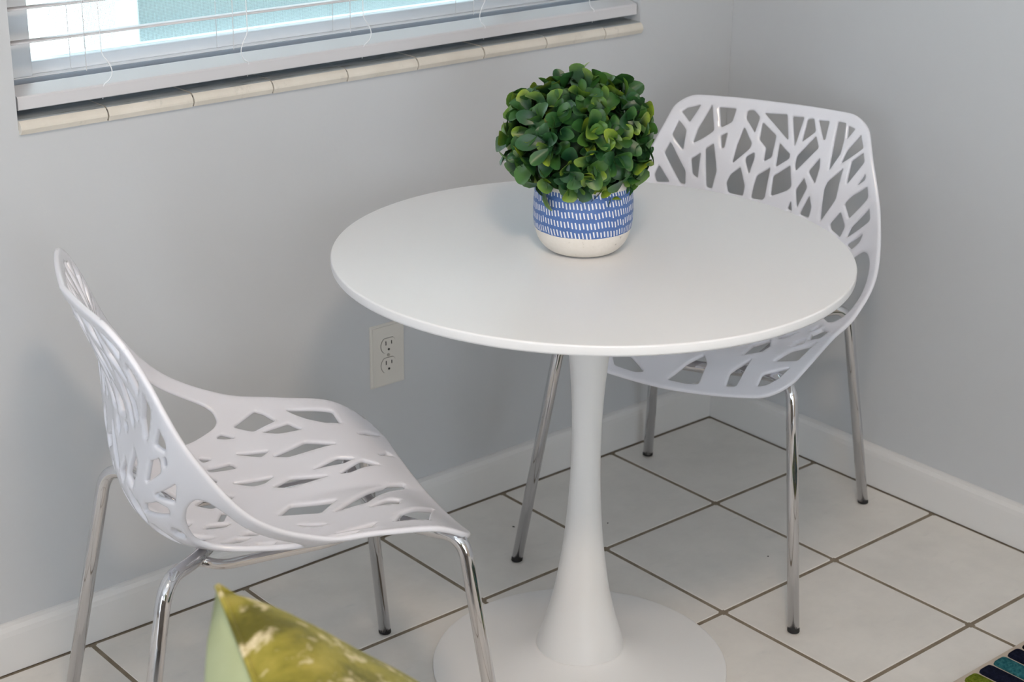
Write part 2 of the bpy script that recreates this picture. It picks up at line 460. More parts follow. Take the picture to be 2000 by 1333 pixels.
# ------------------------------------------------------------------ pedestal table
TX, TY, TZ = -0.9410, -0.5910, 0.7312
table = empty('pedestal_table', (TX, TY, 0))
tag(table, 'round white tulip table with a flared pedestal and disc base', 'table')
R = 0.3976; th = 0.0165
lathe('tabletop', [(0, TZ - th), (R - 0.006, TZ - th), (R - 0.0018, TZ - th + 0.0015), (R - 0.0004, TZ - th + 0.0035), (R, TZ - th + 0.0048), (R, TZ - 0.0024), (R - 0.0001, TZ - 0.0019), (R - 0.0008, TZ - 0.0007), (R - 0.0019, TZ - 0.0001), (R - 0.0026, TZ), (R - 0.006, TZ), (0, TZ)], M_TOP, table, 160)
col = [(0, 0.040), (0.0735, 0.0400), (0.0725, 0.046), (0.0665, 0.066), (0.0590, 0.090), (0.0523, 0.116), (0.0447, 0.150), (0.0381, 0.193), (0.0325, 0.235), (0.0279, 0.286), (0.0252, 0.330), (0.0238, 0.377), (0.0236, 0.420), (0.0247, 0.467), (0.0272, 0.510), (0.0312, 0.555), (0.0360, 0.600), (0.0430, 0.650), (0.0520, 0.695), (0.0600, TZ - th - 0.0005), (0, TZ - th - 0.0005)]
def spline_prof(pr, k=4):
    out = []
    for i in range(len(pr) - 1):
        p0 = pr[max(i-1, 0)]; p1 = pr[i]; p2 = pr[i+1]; p3 = pr[min(i+2, len(pr)-1)]
        for j in range(k):
            t = j / k
            out.append(tuple(0.5 * (2*b + (c-a)*t + (2*a - 5*b + 4*c - d)*t*t + (-a + 3*b - 3*c + d)*t**3) for a, b, c, d in zip(p0, p1, p2, p3)))
    return out + [pr[-1]]
lathe('pedestal', [col[0]] + spline_prof(col[1:-1]) + [col[-1]], M_METALW, table, 96)
base = [(0, 0.0005), (0.2430, 0.0005), (0.2458, 0.0020), (0.2455, 0.0045), (0.2430, 0.0062), (0.225, 0.0078), (0.19, 0.0110), (0.155, 0.0158), (0.125, 0.0220), (0.100, 0.0298), (0.085, 0.0365), (0.0772, 0.0415), (0.0755, 0.0425), (0, 0.0425)]
lathe('base', base[:4] + spline_prof(base[3:-1], 4) + [base[-1]], M_METALW, table, 128)

# ------------------------------------------------------------------ chairs: a pierced one-piece shell on chrome legs
CN = np.array([[0.2516, 0.3999], [0.1624, 0.4269], [0.054, 0.4267], [-0.0601, 0.4203], [-0.1562, 0.4391], [-0.1986, 0.5084], [-0.1996, 0.6401], [-0.2561, 0.7985]])
RM = np.array([[0.2492, 0.2079, 0.4243], [0.1806, 0.2343, 0.4673], [0.0945, 0.243, 0.4846], [0.0066, 0.2557, 0.5004], [-0.0861, 0.2617, 0.5501], [-0.1549, 0.2399, 0.642], [-0.1971, 0.2063, 0.7372], [-0.2284, 0.1847, 0.798]])
MB = np.array([[0.0007], [0.0115], [0.0032], [-0.0015], [-0.0001], [0.0017], [0.0037], [0.0037]])
# openings of the branch pattern, as (across -1..1, front-to-top 0..1) outlines
HOLES_COMMON = [
  [(0.825,0.657),(0.87,0.655),(0.912,0.64),(0.935,0.61),(0.933,0.56),(0.933,0.513),(0.92,0.462),(0.89,0.435),(0.84,0.423),(0.79,0.428),(0.685,0.473),(0.62,0.53),(0.6,0.58),(0.68,0.63),(0.76,0.652)],
  [(-0.76,0.652),(-0.68,0.63),(-0.6,0.58),(-0.62,0.53),(-0.685,0.473),(-0.79,0.428),(-0.84,0.423),(-0.89,0.435),(-0.92,0.462),(-0.933,0.513),(-0.933,0.56),(-0.935,0.61),(-0.912,0.64),(-0.87,0.655),(-0.825,0.657)],
  [(-0.905,0.94),(-0.87,0.958),(-0.755,0.975),(-0.805,0.925)],
  [(-0.9,0.912),(-0.81,0.903),(-0.78,0.857),(-0.905,0.865)],
  [(-0.895,0.848),(-0.71,0.823),(-0.68,0.797),(-0.72,0.79),(-0.905,0.815)],
  [(-0.905,0.783),(-0.795,0.773),(-0.875,0.748),(-0.905,0.758)],
  [(-0.645,0.98),(-0.56,0.932),(-0.715,0.888),(-0.71,0.923)],
  [(-0.565,0.978),(-0.395,0.98),(-0.405,0.957),(-0.5,0.942)],
  [(-0.425,0.937),(-0.425,0.91),(-0.445,0.908),(-0.48,0.928)],
  [(-0.625,0.88),(-0.595,0.828),(-0.645,0.828),(-0.69,0.855)],
  [(-0.53,0.91),(-0.445,0.865),(-0.455,0.827),(-0.505,0.823),(-0.59,0.893)],
  [(-0.275,0.953),(-0.17,0.93),(-0.175,0.922),(-0.315,0.89),(-0.305,0.922)],
  [(-0.275,0.98),(-0.215,0.982),(-0.14,0.972),(-0.16,0.947),(-0.275,0.967)],
  [(-0.1,0.965),(0.06,0.947),(0.05,0.913),(-0.02,0.905),(-0.02,0.927),(-0.1,0.938)],
  [(-0.1,0.98),(0.135,0.982),(0.19,0.942)],
  [(-0.125,0.917),(-0.115,0.908),(-0.14,0.88),(-0.195,0.9),(-0.195,0.907)],
  [(0.105,0.937),(0.23,0.92),(0.23,0.913),(0.105,0.898)],
  [(0.195,0.98),(0.32,0.98),(0.265,0.932)],
  [(0.36,0.978),(0.425,0.98),(0.46,0.957),(0.33,0.94)],
  [(0.475,0.978),(0.59,0.977),(0.565,0.942),(0.545,0.943)],
  [(0.47,0.95),(0.51,0.928),(0.31,0.892),(0.295,0.902),(0.3,0.917)],
  [(0.68,0.977),(0.765,0.975),(0.755,0.935),(0.73,0.905),(0.63,0.878)],
  [(0.792,0.968),(0.863,0.958),(0.785,0.935)],
  [(0.92,0.937),(0.935,0.892),(0.74,0.883),(0.785,0.907)],
  [(0.935,0.879),(0.935,0.851),(0.782,0.829),(0.833,0.877)],
  [(0.934,0.823),(0.93,0.81),(0.861,0.812)],
  [(0.535,0.91),(0.54,0.89),(0.505,0.862),(0.435,0.888)],
  [(0.76,0.87),(0.685,0.812),(0.545,0.782),(0.59,0.845),(0.62,0.857)],
  [(-0.23,0.888),(-0.16,0.857),(-0.165,0.838),(-0.305,0.835),(-0.335,0.852),(-0.31,0.87)],
  [(0.055,0.897),(0.04,0.843),(0.015,0.837),(-0.085,0.837),(-0.075,0.863),(-0.06,0.88)],
  [(0.25,0.902),(0.285,0.865),(0.25,0.858),(0.095,0.847),(0.095,0.883)],
  [(0.4,0.878),(0.435,0.858),(0.345,0.823),(0.33,0.858)],
  [(0.46,0.842),(0.475,0.817),(0.445,0.797),(0.37,0.808)],
  [(0.29,0.838),(0.3,0.817),(0.26,0.822)],
  [(0.935,0.793),(0.93,0.767),(0.77,0.755),(0.75,0.792),(0.81,0.798)],
  [(0.93,0.745),(0.93,0.715),(0.74,0.715),(0.78,0.733)],
  [(0.715,0.78),(0.735,0.743),(0.69,0.725),(0.625,0.753),(0.62,0.767)],
  [(0.875,0.698),(0.85,0.683),(0.78,0.678),(0.74,0.698)],
  [(0.725,0.42),(0.755,0.41),(0.72,0.378),(0.72,0.402)],
  [(0.595,0.378),(0.565,0.31),(0.525,0.327)],
  [(0.585,0.455),(0.575,0.425),(0.55,0.445)],
  [(0.5,0.437),(0.525,0.388),(0.475,0.377),(0.475,0.432)],
  [(0.205,0.322),(0.26,0.283),(0.175,0.213),(0.155,0.297)],
  [(0.345,0.39),(0.31,0.312),(0.265,0.333),(0.265,0.353)],
  [(-0.145,0.342),(-0.05,0.31),(-0.14,0.23),(-0.275,0.278)],
  [(-0.135,0.482),(-0.08,0.468),(-0.095,0.425),(-0.135,0.442)],
  [(-0.295,0.432),(-0.25,0.413),(-0.3,0.388),(-0.335,0.405)],
  [(-0.537,0.402),(-0.481,0.426),(-0.528,0.45),(-0.603,0.471),(-0.659,0.447),(-0.612,0.423)],
  [(-0.348,0.419),(-0.325,0.442),(-0.365,0.465),(-0.412,0.485),(-0.435,0.462),(-0.395,0.439)],
  [(0.053,0.417),(0.062,0.428),(0.002,0.438),(-0.053,0.447),(-0.062,0.437),(-0.002,0.426)],
  [(0.211,0.393),(0.269,0.421),(0.235,0.449),(0.169,0.473),(0.111,0.445),(0.145,0.417)],
  [(0.392,0.417),(0.447,0.434),(0.423,0.452),(0.368,0.467),(0.313,0.449),(0.337,0.432)],
  [(-0.429,0.493),(-0.413,0.509),(-0.467,0.525),(-0.521,0.537),(-0.537,0.522),(-0.483,0.507)],
  [(-0.266,0.476),(-0.21,0.511),(-0.242,0.547),(-0.304,0.577),(-0.36,0.542),(-0.328,0.506)],
  [(-0.043,0.496),(0.001,0.523),(-0.065,0.55),(-0.147,0.573),(-0.191,0.546),(-0.125,0.519)],
  [(0.133,0.504),(0.157,0.514),(0.111,0.523),(0.057,0.532),(0.033,0.522),(0.079,0.512)],
  [(0.23,0.495),(0.321,0.524),(0.364,0.552),(0.34,0.576),(0.249,0.548),(0.206,0.52)],
  [(0.37,0.49),(0.471,0.509),(0.566,0.527),(0.58,0.542),(0.479,0.524),(0.384,0.506)],
  [(-0.574,0.594),(-0.529,0.607),(-0.534,0.62),(-0.566,0.631),(-0.611,0.618),(-0.606,0.605)],
  [(-0.393,0.556),(-0.324,0.587),(-0.324,0.617),(-0.367,0.643),(-0.436,0.613),(-0.436,0.582)],
  [(-0.223,0.577),(-0.148,0.595),(-0.126,0.614),(-0.157,0.63),(-0.232,0.611),(-0.254,0.593)],
  [(-0.005,0.541),(0.062,0.571),(0.054,0.602),(0.005,0.628),(-0.062,0.598),(-0.054,0.567)],
  [(0.164,0.578),(0.236,0.599),(0.25,0.619),(0.216,0.637),(0.144,0.616),(0.13,0.596)],
  [(0.411,0.577),(0.452,0.595),(0.409,0.614),(0.349,0.63),(0.308,0.611),(0.351,0.593)],
  [(-0.305,0.643),(-0.233,0.67),(-0.225,0.697),(-0.265,0.72),(-0.337,0.693),(-0.345,0.666)],
  [(-0.139,0.648),(-0.056,0.666),(-0.024,0.685),(-0.051,0.701),(-0.134,0.682),(-0.166,0.664)],
  [(0.116,0.648),(0.165,0.68),(0.132,0.711),(0.074,0.738),(0.025,0.707),(0.058,0.675)],
  [(0.267,0.65),(0.337,0.673),(0.343,0.695),(0.303,0.714),(0.233,0.692),(0.227,0.669)],
  [(0.453,0.645),(0.536,0.673),(0.543,0.701),(0.497,0.725),(0.414,0.697),(0.407,0.669)],
  [(-0.32,0.724),(-0.277,0.747),(-0.352,0.771),(-0.44,0.791),(-0.483,0.767),(-0.408,0.744)],
  [(-0.142,0.724),(-0.114,0.741),(-0.172,0.758),(-0.238,0.773),(-0.266,0.756),(-0.208,0.739)],
  [(-0.085,0.74),(0.018,0.763),(0.091,0.785),(0.085,0.805),(-0.018,0.782),(-0.091,0.759)],
  [(0.254,0.734),(0.28,0.751),(0.205,0.768),(0.126,0.782),(0.1,0.765),(0.175,0.748)],
  [(0.393,0.717),(0.445,0.742),(0.42,0.768),(0.367,0.789),(0.315,0.764),(0.34,0.739)],
  [(-0.292,0.813),(-0.254,0.819),(-0.254,0.824),(-0.278,0.829),(-0.316,0.823),(-0.316,0.818)],
  [(-0.095,0.799),(-0.06,0.81),(-0.067,0.821),(-0.095,0.83),(-0.13,0.819),(-0.123,0.808)]]
HOLES_BY_WALL = [
  [(0.8,0.385),(0.9,0.342),(0.88,0.32),(0.815,0.29),(0.75,0.34)],
  [(0.9,0.267),(0.88,0.15),(0.73,0.14),(0.735,0.178),(0.795,0.217)],
  [(0.735,0.322),(0.785,0.262),(0.705,0.232),(0.705,0.288)],
  [(0.505,0.305),(0.58,0.233),(0.49,0.17),(0.47,0.275)],
  [(0.28,0.238),(0.345,0.182),(0.315,0.145),(0.27,0.175)],
  [(0.17,0.192),(0.3,0.13),(0.275,0.09),(0.165,0.17)],
  [(-0.32,0.258),(0.02,0.098),(0.07,0.05),(0,0.058),(-0.32,0.193)],
  [(-0.405,0.198),(-0.32,0.145),(-0.335,0.122),(-0.445,0.142)],
  [(-0.775,0.208),(-0.625,0.165),(-0.415,0.045),(-0.82,0.135)],
  [(-0.345,0.332),(-0.485,0.293),(-0.475,0.315),(-0.405,0.325)],
  [(0.637,0.11),(0.74,0.069),(0.805,0.025),(0.673,0.08)],
  [(0.42,0.078),(0.537,0.039),(0.518,0.025)],
  [(-0.84,0.745),(-0.857,0.742),(-0.842,0.733),(-0.811,0.732)],
  [(-0.68,0.76),(-0.805,0.75),(-0.765,0.732),(-0.565,0.733)],
  [(-0.62,0.707),(-0.825,0.698),(-0.735,0.673),(-0.615,0.7)],
  [(-0.438,0.695),(-0.591,0.692),(-0.661,0.671),(-0.633,0.658),(-0.373,0.675)],
  [(-0.75,0.34),(-0.815,0.29),(-0.88,0.32),(-0.9,0.342),(-0.8,0.385)],
  [(-0.705,0.288),(-0.705,0.232),(-0.785,0.262),(-0.735,0.322)]]
HOLES_IN_CORNER = [
  [(-0.525,0.057),(-0.38,0.077),(-0.23,0.038),(-0.305,0.028),(-0.485,0.03)],
  [(-0.02,0.032),(0.055,0.11),(0.135,0.157),(0.22,0.108),(0.25,0.03),(0.135,0.027)],
  [(0.48,0.033),(0.445,0.083),(0.535,0.143),(0.565,0.035)],
  [(0.735,0.038),(0.705,0.085),(0.88,0.115),(0.86,0.07),(0.805,0.045)],
  [(0.715,0.135),(0.765,0.222),(0.905,0.267),(0.89,0.145)],
  [(0.44,0.157),(0.41,0.262),(0.475,0.312),(0.56,0.238),(0.555,0.185)],
  [(0.82,0.285),(0.75,0.357),(0.795,0.388),(0.9,0.34),(0.895,0.292)],
  [(0.731,0.23),(0.723,0.287),(0.775,0.301),(0.795,0.262)],
  [(-0.805,0.045),(-0.86,0.07),(-0.88,0.115),(-0.705,0.085),(-0.735,0.038)],
  [(-0.89,0.145),(-0.905,0.267),(-0.765,0.222),(-0.715,0.135)],
  [(-0.555,0.185),(-0.56,0.238),(-0.475,0.312),(-0.41,0.262),(-0.44,0.157)],
  [(-0.895,0.292),(-0.9,0.34),(-0.795,0.388),(-0.75,0.357),(-0.82,0.285)],
  [(-0.795,0.262),(-0.775,0.301),(-0.723,0.287),(-0.731,0.23)],
  [(-0.662,0.646),(-0.607,0.673),(-0.621,0.7),(-0.668,0.724),(-0.723,0.696),(-0.709,0.669)],
  [(-0.471,0.642),(-0.403,0.669),(-0.421,0.697),(-0.479,0.721),(-0.547,0.693),(-0.529,0.665)],
  [(-0.536,0.718),(-0.497,0.743),(-0.542,0.768),(-0.604,0.79),(-0.643,0.764),(-0.598,0.739)]]

def crv(K, v):
    n = len(K); t = np.clip(v * (n - 1), 0, n - 1 - 1e-9); i = t.astype(int); f = (t - i)[:, None]
    E = np.vstack([2*K[0] - K[1], K, 2*K[-1] - K[-2]])
    a, b, c, d = E[i], E[i+1], E[i+2], E[i+3]
    return 0.5 * (2*b + (c - a)*f + (2*a - 5*b + 4*c - d)*f**2 + (-a + 3*b - 3*c + d)*f**3)
def shell_point(u, v):
    c = crv(CN, v); r = crv(RM, v); a = np.abs(u) ** 2.2
    P = np.stack([c[:, 0] + (r[:, 0] - c[:, 0]) * a, u * r[:, 1], c[:, 1] + (r[:, 2] - c[:, 1]) * a], 1)
    e = 1e-3; t = crv(CN, np.clip(v + e, 0, 1)) - crv(CN, np.clip(v - e, 0, 1)); t /= np.linalg.norm(t, axis=1)[:, None] + 1e-12
    b = crv(MB, v)[:, 0] * (4 * np.abs(u) * (1 - np.abs(u)))
    P[:, 0] += t[:, 1] * b; P[:, 2] -= t[:, 0] * b
    return P
VV = np.linspace(0, 1, 601); _c = crv(CN, VV)
SS = np.concatenate([[0], np.cumsum(np.linalg.norm(np.diff(_c, axis=0), axis=1))])
HW, SLEN = 0.235, SS[-1]
def to_uv(Q): return np.clip(Q[:, 0] / HW, -1, 1), np.interp(Q[:, 1], SS, VV)
def round_poly(Q, cut, n=4):
    out = []
    m = len(Q)
    for k in range(m):
        a, b, c = Q[k-1], Q[k], Q[(k+1) % m]
        d1 = min(cut, 0.36 * np.linalg.norm(a - b)); d2 = min(cut, 0.36 * np.linalg.norm(c - b))
        s = b + (a - b) / (np.linalg.norm(a - b) + 1e-9) * d1; e = b + (c - b) / (np.linalg.norm(c - b) + 1e-9) * d2
        for j in range(n + 1):
            t = j / n; out.append(s*(1-t)**2 + b*2*t*(1-t) + e*t*t)
    out = np.array(out)
    keep = np.linalg.norm(out - np.roll(out, 1, 0), axis=1) > 2e-4
    return out[keep]
def densify(Q, st):
    o = []
    for a, b in zip(Q, np.roll(Q, -1, 0)):
        k = max(1, int(math.ceil(np.linalg.norm(b - a) / st))); o += [a + (b - a) * t / k for t in range(k)]
    return np.array(o)
def inside(P, Q):
    x, y = P[:, 0], P[:, 1]; r = np.zeros(len(P), bool)
    for a, b in zip(Q, np.roll(Q, -1, 0)):
        if a[1] == b[1]: continue
        c = (a[1] > y) != (b[1] > y)
        r ^= c & (x < (b[0] - a[0]) * (y - a[1]) / (b[1] - a[1]) + a[0])
    return r
def shell_mesh(holes, T=0.0080, fr=0.0030):
    loops = []
    rect = []
    for cx, cy, rx, ry, ex, a0 in ((HW, 0, 0.050, 0.050, 2.0, -90), (HW, SLEN, 0.050, 0.095, 2.5, 0), (-HW, SLEN, 0.050, 0.095, 2.5, 90), (-HW, 0, 0.050, 0.050, 2.0, 180)):
        sx, sy = (1 if cx > 0 else -1), (1 if cy > 0 else -1)
        for k in range(17):
            a = math.radians(a0 + 90 * k / 16); ca, sa = math.cos(a), math.sin(a)
            rect.append((cx - sx*rx + rx*math.copysign(abs(ca)**(2/ex), ca), cy - sy*ry + ry*math.copysign(abs(sa)**(2/ex), sa)))
    outline = densify(np.array(rect), 0.006); loops.append(outline)
    for P in holes:
        P = np.array(P); Q = np.stack([P[:, 0] * HW, np.interp(P[:, 1], VV, SS)], 1)
        ar = 0.5 * np.sum(Q[:, 0]*np.roll(Q[:, 1], -1) - np.roll(Q[:, 0], -1)*Q[:, 1])
        if ar < 0: Q = Q[::-1]
        loops.append(densify(round_poly(Q, 0.0042 if len(Q) < 10 else 0.014), 0.0045))
    pts, edges = [], []
    for Lp in loops:
        o = len(pts); m = len(Lp); pts += list(Lp); edges += [(o + k, o + (k+1) % m) for k in range(m)]
    nb = len(pts)
    kd = KDTree(len(loops) * 400 + 40000)
    for Lp in loops:
        for q in densify(Lp, 0.0006): kd.insert((q[0], q[1], 0), 0)
    kd.balance()
    def bd(q): return kd.find((q[0], q[1], 0))[2]
    cand = []
    for li, Lp in enumerate(loops):
        nx = np.roll(Lp, -1, 0) - np.roll(Lp, 1, 0); nx /= np.linalg.norm(nx, axis=1)[:, None] + 1e-12
        nrm = np.stack([nx[:, 1], -nx[:, 0]], 1)               # away from a counter-clockwise hole
        sgn = -1 if li == 0 else 1
        for d in (0.0008, 0.0030): cand += [(q, 0.8 * d) for q in Lp + sgn * nrm * d]
    st = 0.0085
    for j in range(int(SLEN / (st * 0.866)) + 1):
        for i in range(int(2 * HW / st) + 1):
            cand.append((np.array([-HW + (i + 0.5 * (j % 2)) * st, j * st * 0.866]), 0.0048))
    Cq = np.array([c[0] for c in cand]); ok = inside(Cq, outline)
    for Lp in loops[1:]:
        bbm = (Cq[:, 0] > Lp[:, 0].min()) & (Cq[:, 0] < Lp[:, 0].max()) & (Cq[:, 1] > Lp[:, 1].min()) & (Cq[:, 1] < Lp[:, 1].max()) & ok
        idx = np.nonzero(bbm)[0]
        if len(idx): ok[idx[inside(Cq[idx], Lp)]] = False
    for k, (q, dm) in enumerate(cand):
        if ok[k] and bd(q) >= dm: pts.append(q)
    res = delaunay_2d_cdt([Vector((float(a), float(b))) for a, b in pts], edges, [], 0, 1e-7)
    V2 = np.array([(v.x, v.y) for v in res[0]]); F = np.array([f for f in res[2] if len(f) == 3])
    cen = V2[F].mean(1); keep = inside(cen, outline)
    for Lp in loops[1:]:
        bbm = (cen[:, 0] > Lp[:, 0].min()) & (cen[:, 0] < Lp[:, 0].max()) & (cen[:, 1] > Lp[:, 1].min()) & (cen[:, 1] < Lp[:, 1].max()) & keep
        idx = np.nonzero(bbm)[0]
        if len(idx): keep[idx[inside(cen[idx], Lp)]] = False
    F = F[keep]
    used = np.unique(F); remap = -np.ones(len(V2), int); remap[used] = np.arange(len(used)); V2 = V2[used]; F = remap[F]
    u, v = to_uv(V2); P = shell_point(u, v); e = 2e-3
    du = shell_point(np.clip(u + e, -1, 1), v) - shell_point(np.clip(u - e, -1, 1), v)
    dv = shell_point(u, np.clip(v + e, 0, 1)) - shell_point(u, np.clip(v - e, 0, 1))
    N = np.cross(du, dv); N /= np.linalg.norm(N, axis=1)[:, None] + 1e-12
    d = np.array([bd(q) for q in V2]); d[d < 3e-4] = 0
    dd = np.clip(d, 0, fr); drop = (fr - np.sqrt(np.maximum(fr*fr - (fr - dd)**2, 0)))[:, None]
    top = P - N * drop; bot = P - N * (T - drop)
    n = len(P); e_ = {}
    for a, b, c in F:
        for q in ((a, b), (b, c), (c, a)): e_[q] = e_.get(q, 0) + 1
    faces = [tuple(f) for f in F] + [tuple(f[::-1] + n) for f in F]
    for (a, b) in e_:
        if (b, a) not in e_: faces.append((b, a, a + n, b + n))
    me = bpy.data.meshes.new('seat_shell')
    me.from_pydata([tuple(map(float, q)) for q in np.vstack([top, bot])], [], [tuple(int(i) for i in f) for f in faces]); me.update()
    bm = bmesh.new(); bm.from_mesh(me); bmesh.ops.recalc_face_normals(bm, faces=bm.faces); bm.to_mesh(me); bm.free()
    me.polygons.foreach_set('use_smooth', [True] * len(me.polygons))
    me.materials.append(M_PLASTIC)
    return me

def make_chair(pose, holes, label):
    t_ = empty('dining_chair', (pose[0], pose[1], 0), pose[2])
    tag(t_, label, 'chair', 'pierced white chairs at the round table')
    o = bpy.data.objects.new('seat_shell', shell_mesh(holes)); C.objects.link(o); o.parent = t_
    r = 0.0104
    for s in (-1, 1):
        F0, F1 = Vector((0.2758, s*0.2702, 0.0)), Vector((0.2252, s*0.2209, 0.40))
        d = (F1 - F0).normalized()
        path = [F0 + d*0.008, F1 + d*0.038, (0.180, s*0.158, 0.4290), (0.158, s*0.09, 0.4160)]
        lg = tube('leg', round_path(path, 0.040, 10), r, M_CHROME, t_, 20)
        foot_cap(F0, d, r, lg)
        B0, B1 = Vector((-0.2716, s*0.2347, 0.0)), Vector((-0.1965, s*0.1937, 0.40))
        d = (B1 - B0).normalized()
        path = [B0 + d*0.008, B1 + d*0.042, (-0.135, s*0.125, 0.4250), (-0.105, s*0.07, 0.4110)]
        lg = tube('leg', round_path(path, 0.045, 10), r, M_CHROME, t_, 20)
        foot_cap(B0, d, r, lg)
        rail = [(-0.126, s*0.108, 0.4160), (-0.092, s*0.102, 0.3980), (0.06, s*0.095, 0.3980), (0.156, s*0.090, 0.4130)]
        tube('side_rail', round_path(rail, 0.02, 8), 0.0075, M_CHROME, t_, 14)
    tube('front_crossbar', round_path([(0.158, -0.09, 0.4160), (0.155, -0.03, 0.4065), (0.155, 0.03, 0.4065), (0.158, 0.09, 0.4160)], 0.03, 6), r, M_CHROME, t_, 20, False)
    tube('rear_crossbar', round_path([(-0.105, -0.07, 0.4110), (-0.104, -0.02, 0.4030), (-0.104, 0.02, 0.4030), (-0.105, 0.07, 0.4110)], 0.02, 6), r, M_CHROME, t_, 20, False)
    return t_
def foot_cap(p0, d, r, parent):
    z = Vector((p0.x, p0.y, 0.0006)); k = r * 1.03
    bm = bmesh.new(); rings = []
    for rr_, h in ((k*0.88, 0.0), (k, 0.0012), (k, 0.0075), (k*0.96, 0.0085)):
        q = z + d * h
        rings.append([bm.verts.new((q.x + rr_*math.cos(2*math.pi*i/20), q.y + rr_*math.sin(2*math.pi*i/20), q.z)) for i in range(20)])
    for A, B in zip(rings[:-1], rings[1:]):
        for i in range(20): bm.faces.new((A[i], A[(i+1) % 20], B[(i+1) % 20], B[i]))
    bm.faces.new(rings[0]); bm.faces.new(rings[-1])
    bm_obj('foot_cap', bm, M_RUBBER, parent)

make_chair((-1.47456, -0.48281, -0.29144), HOLES_COMMON + HOLES_BY_WALL, 'white branch-pattern plastic chair under the window, side-on with nothing hiding its seat')
make_chair((-0.42951, -0.39557, -2.74987), HOLES_COMMON + HOLES_IN_CORNER, 'white branch-pattern plastic chair in the room corner, pushed in behind the round table')

# ------------------------------------------------------------------ potted topiary
PX, PY = -0.946, -0.573
plant = empty('potted_plant', (PX, PY, TZ))
tag(plant, 'ball of green boxwood leaves in a blue and white striped pot', 'plant')
M_POT = mat('painted_pot', (0.75, 0.70, 0.64), 0.45); t = NT(M_POT)
sx = t.n('ShaderNodeSeparateXYZ'); t.put(sx.inputs[0], t.obj())
X, Y, Z = sx.outputs
wob = t.math('MULTIPLY', t.math('SUBTRACT', t.noise(t.obj(), 28, 2), 0.5), 0.006)
ang = t.math('ARCTAN2', Y, X)
row = t.math('DIVIDE', t.math('SUBTRACT', t.math('ADD', Z, wob), 0.0375), 0.0150)
rid = t.math('FLOOR', row); rf = t.math('FRACT', row)
a = t.math('ADD', t.math('MULTIPLY', ang, 84 / (2 * math.pi)), t.math('MULTIPLY', Z, 34.0))
a = t.math('ADD', a, t.math('MULTIPLY', rid, 0.37))
aid = t.math('FLOOR', a); af = t.math('FRACT', a)
wn_ = t.n('ShaderNodeTexWhiteNoise', noise_dimensions='2D'); cmb = t.n('ShaderNodeCombineXYZ'); t.put(cmb.inputs[0], aid); t.put(cmb.inputs[1], rid); t.put(wn_.inputs['Vector'], cmb.outputs[0])
jit = t.math('MULTIPLY', t.math('SUBTRACT', wn_.outputs[0], 0.5), 0.16)
dash = t.math('MULTIPLY', t.math('LESS_THAN', t.math('ABSOLUTE', t.math('SUBTRACT', af, 0.5)), 0.19),
              t.math('LESS_THAN', t.math('ABSOLUTE', t.math('SUBTRACT', t.math('ADD', rf, jit), 0.48)), 0.31))
edge = t.math('MULTIPLY', t.math('SUBTRACT', t.noise(t.obj(), 60, 2), 0.5), 0.003)
ze = t.math('ADD', Z, edge)
band = t.math('MULTIPLY', t.math('GREATER_THAN', ze, 0.0385), t.math('LESS_THAN', ze, 0.1060))
blue = t.mix(t.noise(t.obj(), 70, 3), (0.055, 0.120, 0.33, 1), (0.085, 0.165, 0.40, 1))
cream = t.ramp(t.noise(t.obj(), 120, 5, 0.7), [(0.25, (0.40, 0.35, 0.30)), (0.36, (0.74, 0.69, 0.62)), (0.8, (0.79, 0.74, 0.68))])
t.color(t.mix(band, cream, t.mix(dash, blue, (0.74, 0.74, 0.76, 1))))
t.bump(t.noise(t.obj(), 90, 3), 0.15, 0.001)
prof = [(0, 0.0006), (0.044, 0.0006), (0.052, 0.003), (0.061, 0.010), (0.0685, 0.021), (0.0735, 0.036), (0.0758, 0.052), (0.0760, 0.070), (0.0750, 0.090), (0.0728, 0.106), (0.0705, 0.1155), (0.0690, 0.1175), (0.0670, 0.1165), (0.0660, 0.110), (0.0650, 0.095), (0, 0.095)]
lathe('pot', [prof[0]] + spline_prof(prof[1:-1], 3) + [prof[-1]], M_POT, plant, 96)

def leaf_material(name, use_attr):
    m = mat(name, (0.05, 0.15, 0.03), 0.38, spec=0.45); t = NT(m)
    if use_attr:
        at = t.n('ShaderNodeAttribute', attribute_name='leaf_random'); rv = at.outputs['Fac']
    else:
        rv = t.n('ShaderNodeObjectInfo').outputs['Random']
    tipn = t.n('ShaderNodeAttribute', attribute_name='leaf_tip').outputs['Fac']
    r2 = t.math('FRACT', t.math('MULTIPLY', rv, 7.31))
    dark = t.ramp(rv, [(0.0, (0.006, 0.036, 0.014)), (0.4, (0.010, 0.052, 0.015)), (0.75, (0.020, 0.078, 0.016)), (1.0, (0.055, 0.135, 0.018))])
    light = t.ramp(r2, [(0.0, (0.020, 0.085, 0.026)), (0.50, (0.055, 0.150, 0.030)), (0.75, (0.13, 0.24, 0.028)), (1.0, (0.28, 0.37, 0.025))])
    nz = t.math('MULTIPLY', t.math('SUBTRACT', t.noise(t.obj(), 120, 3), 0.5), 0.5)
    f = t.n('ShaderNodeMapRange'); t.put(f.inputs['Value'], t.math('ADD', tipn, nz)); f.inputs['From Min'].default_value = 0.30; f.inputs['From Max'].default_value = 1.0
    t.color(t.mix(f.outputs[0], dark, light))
    t.b.inputs['Subsurface Weight'].default_value = 0.0
    t.bump(t.noise(t.obj(), 300, 2), 0.15, 0.0006)
    return m
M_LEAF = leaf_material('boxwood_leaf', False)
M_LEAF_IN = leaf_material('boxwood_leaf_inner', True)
M_STEM = mat('green_stem', (0.05, 0.09, 0.03), 0.6)
M_MOSS = mat('dark_core', (0.012, 0.030, 0.010), 0.9)

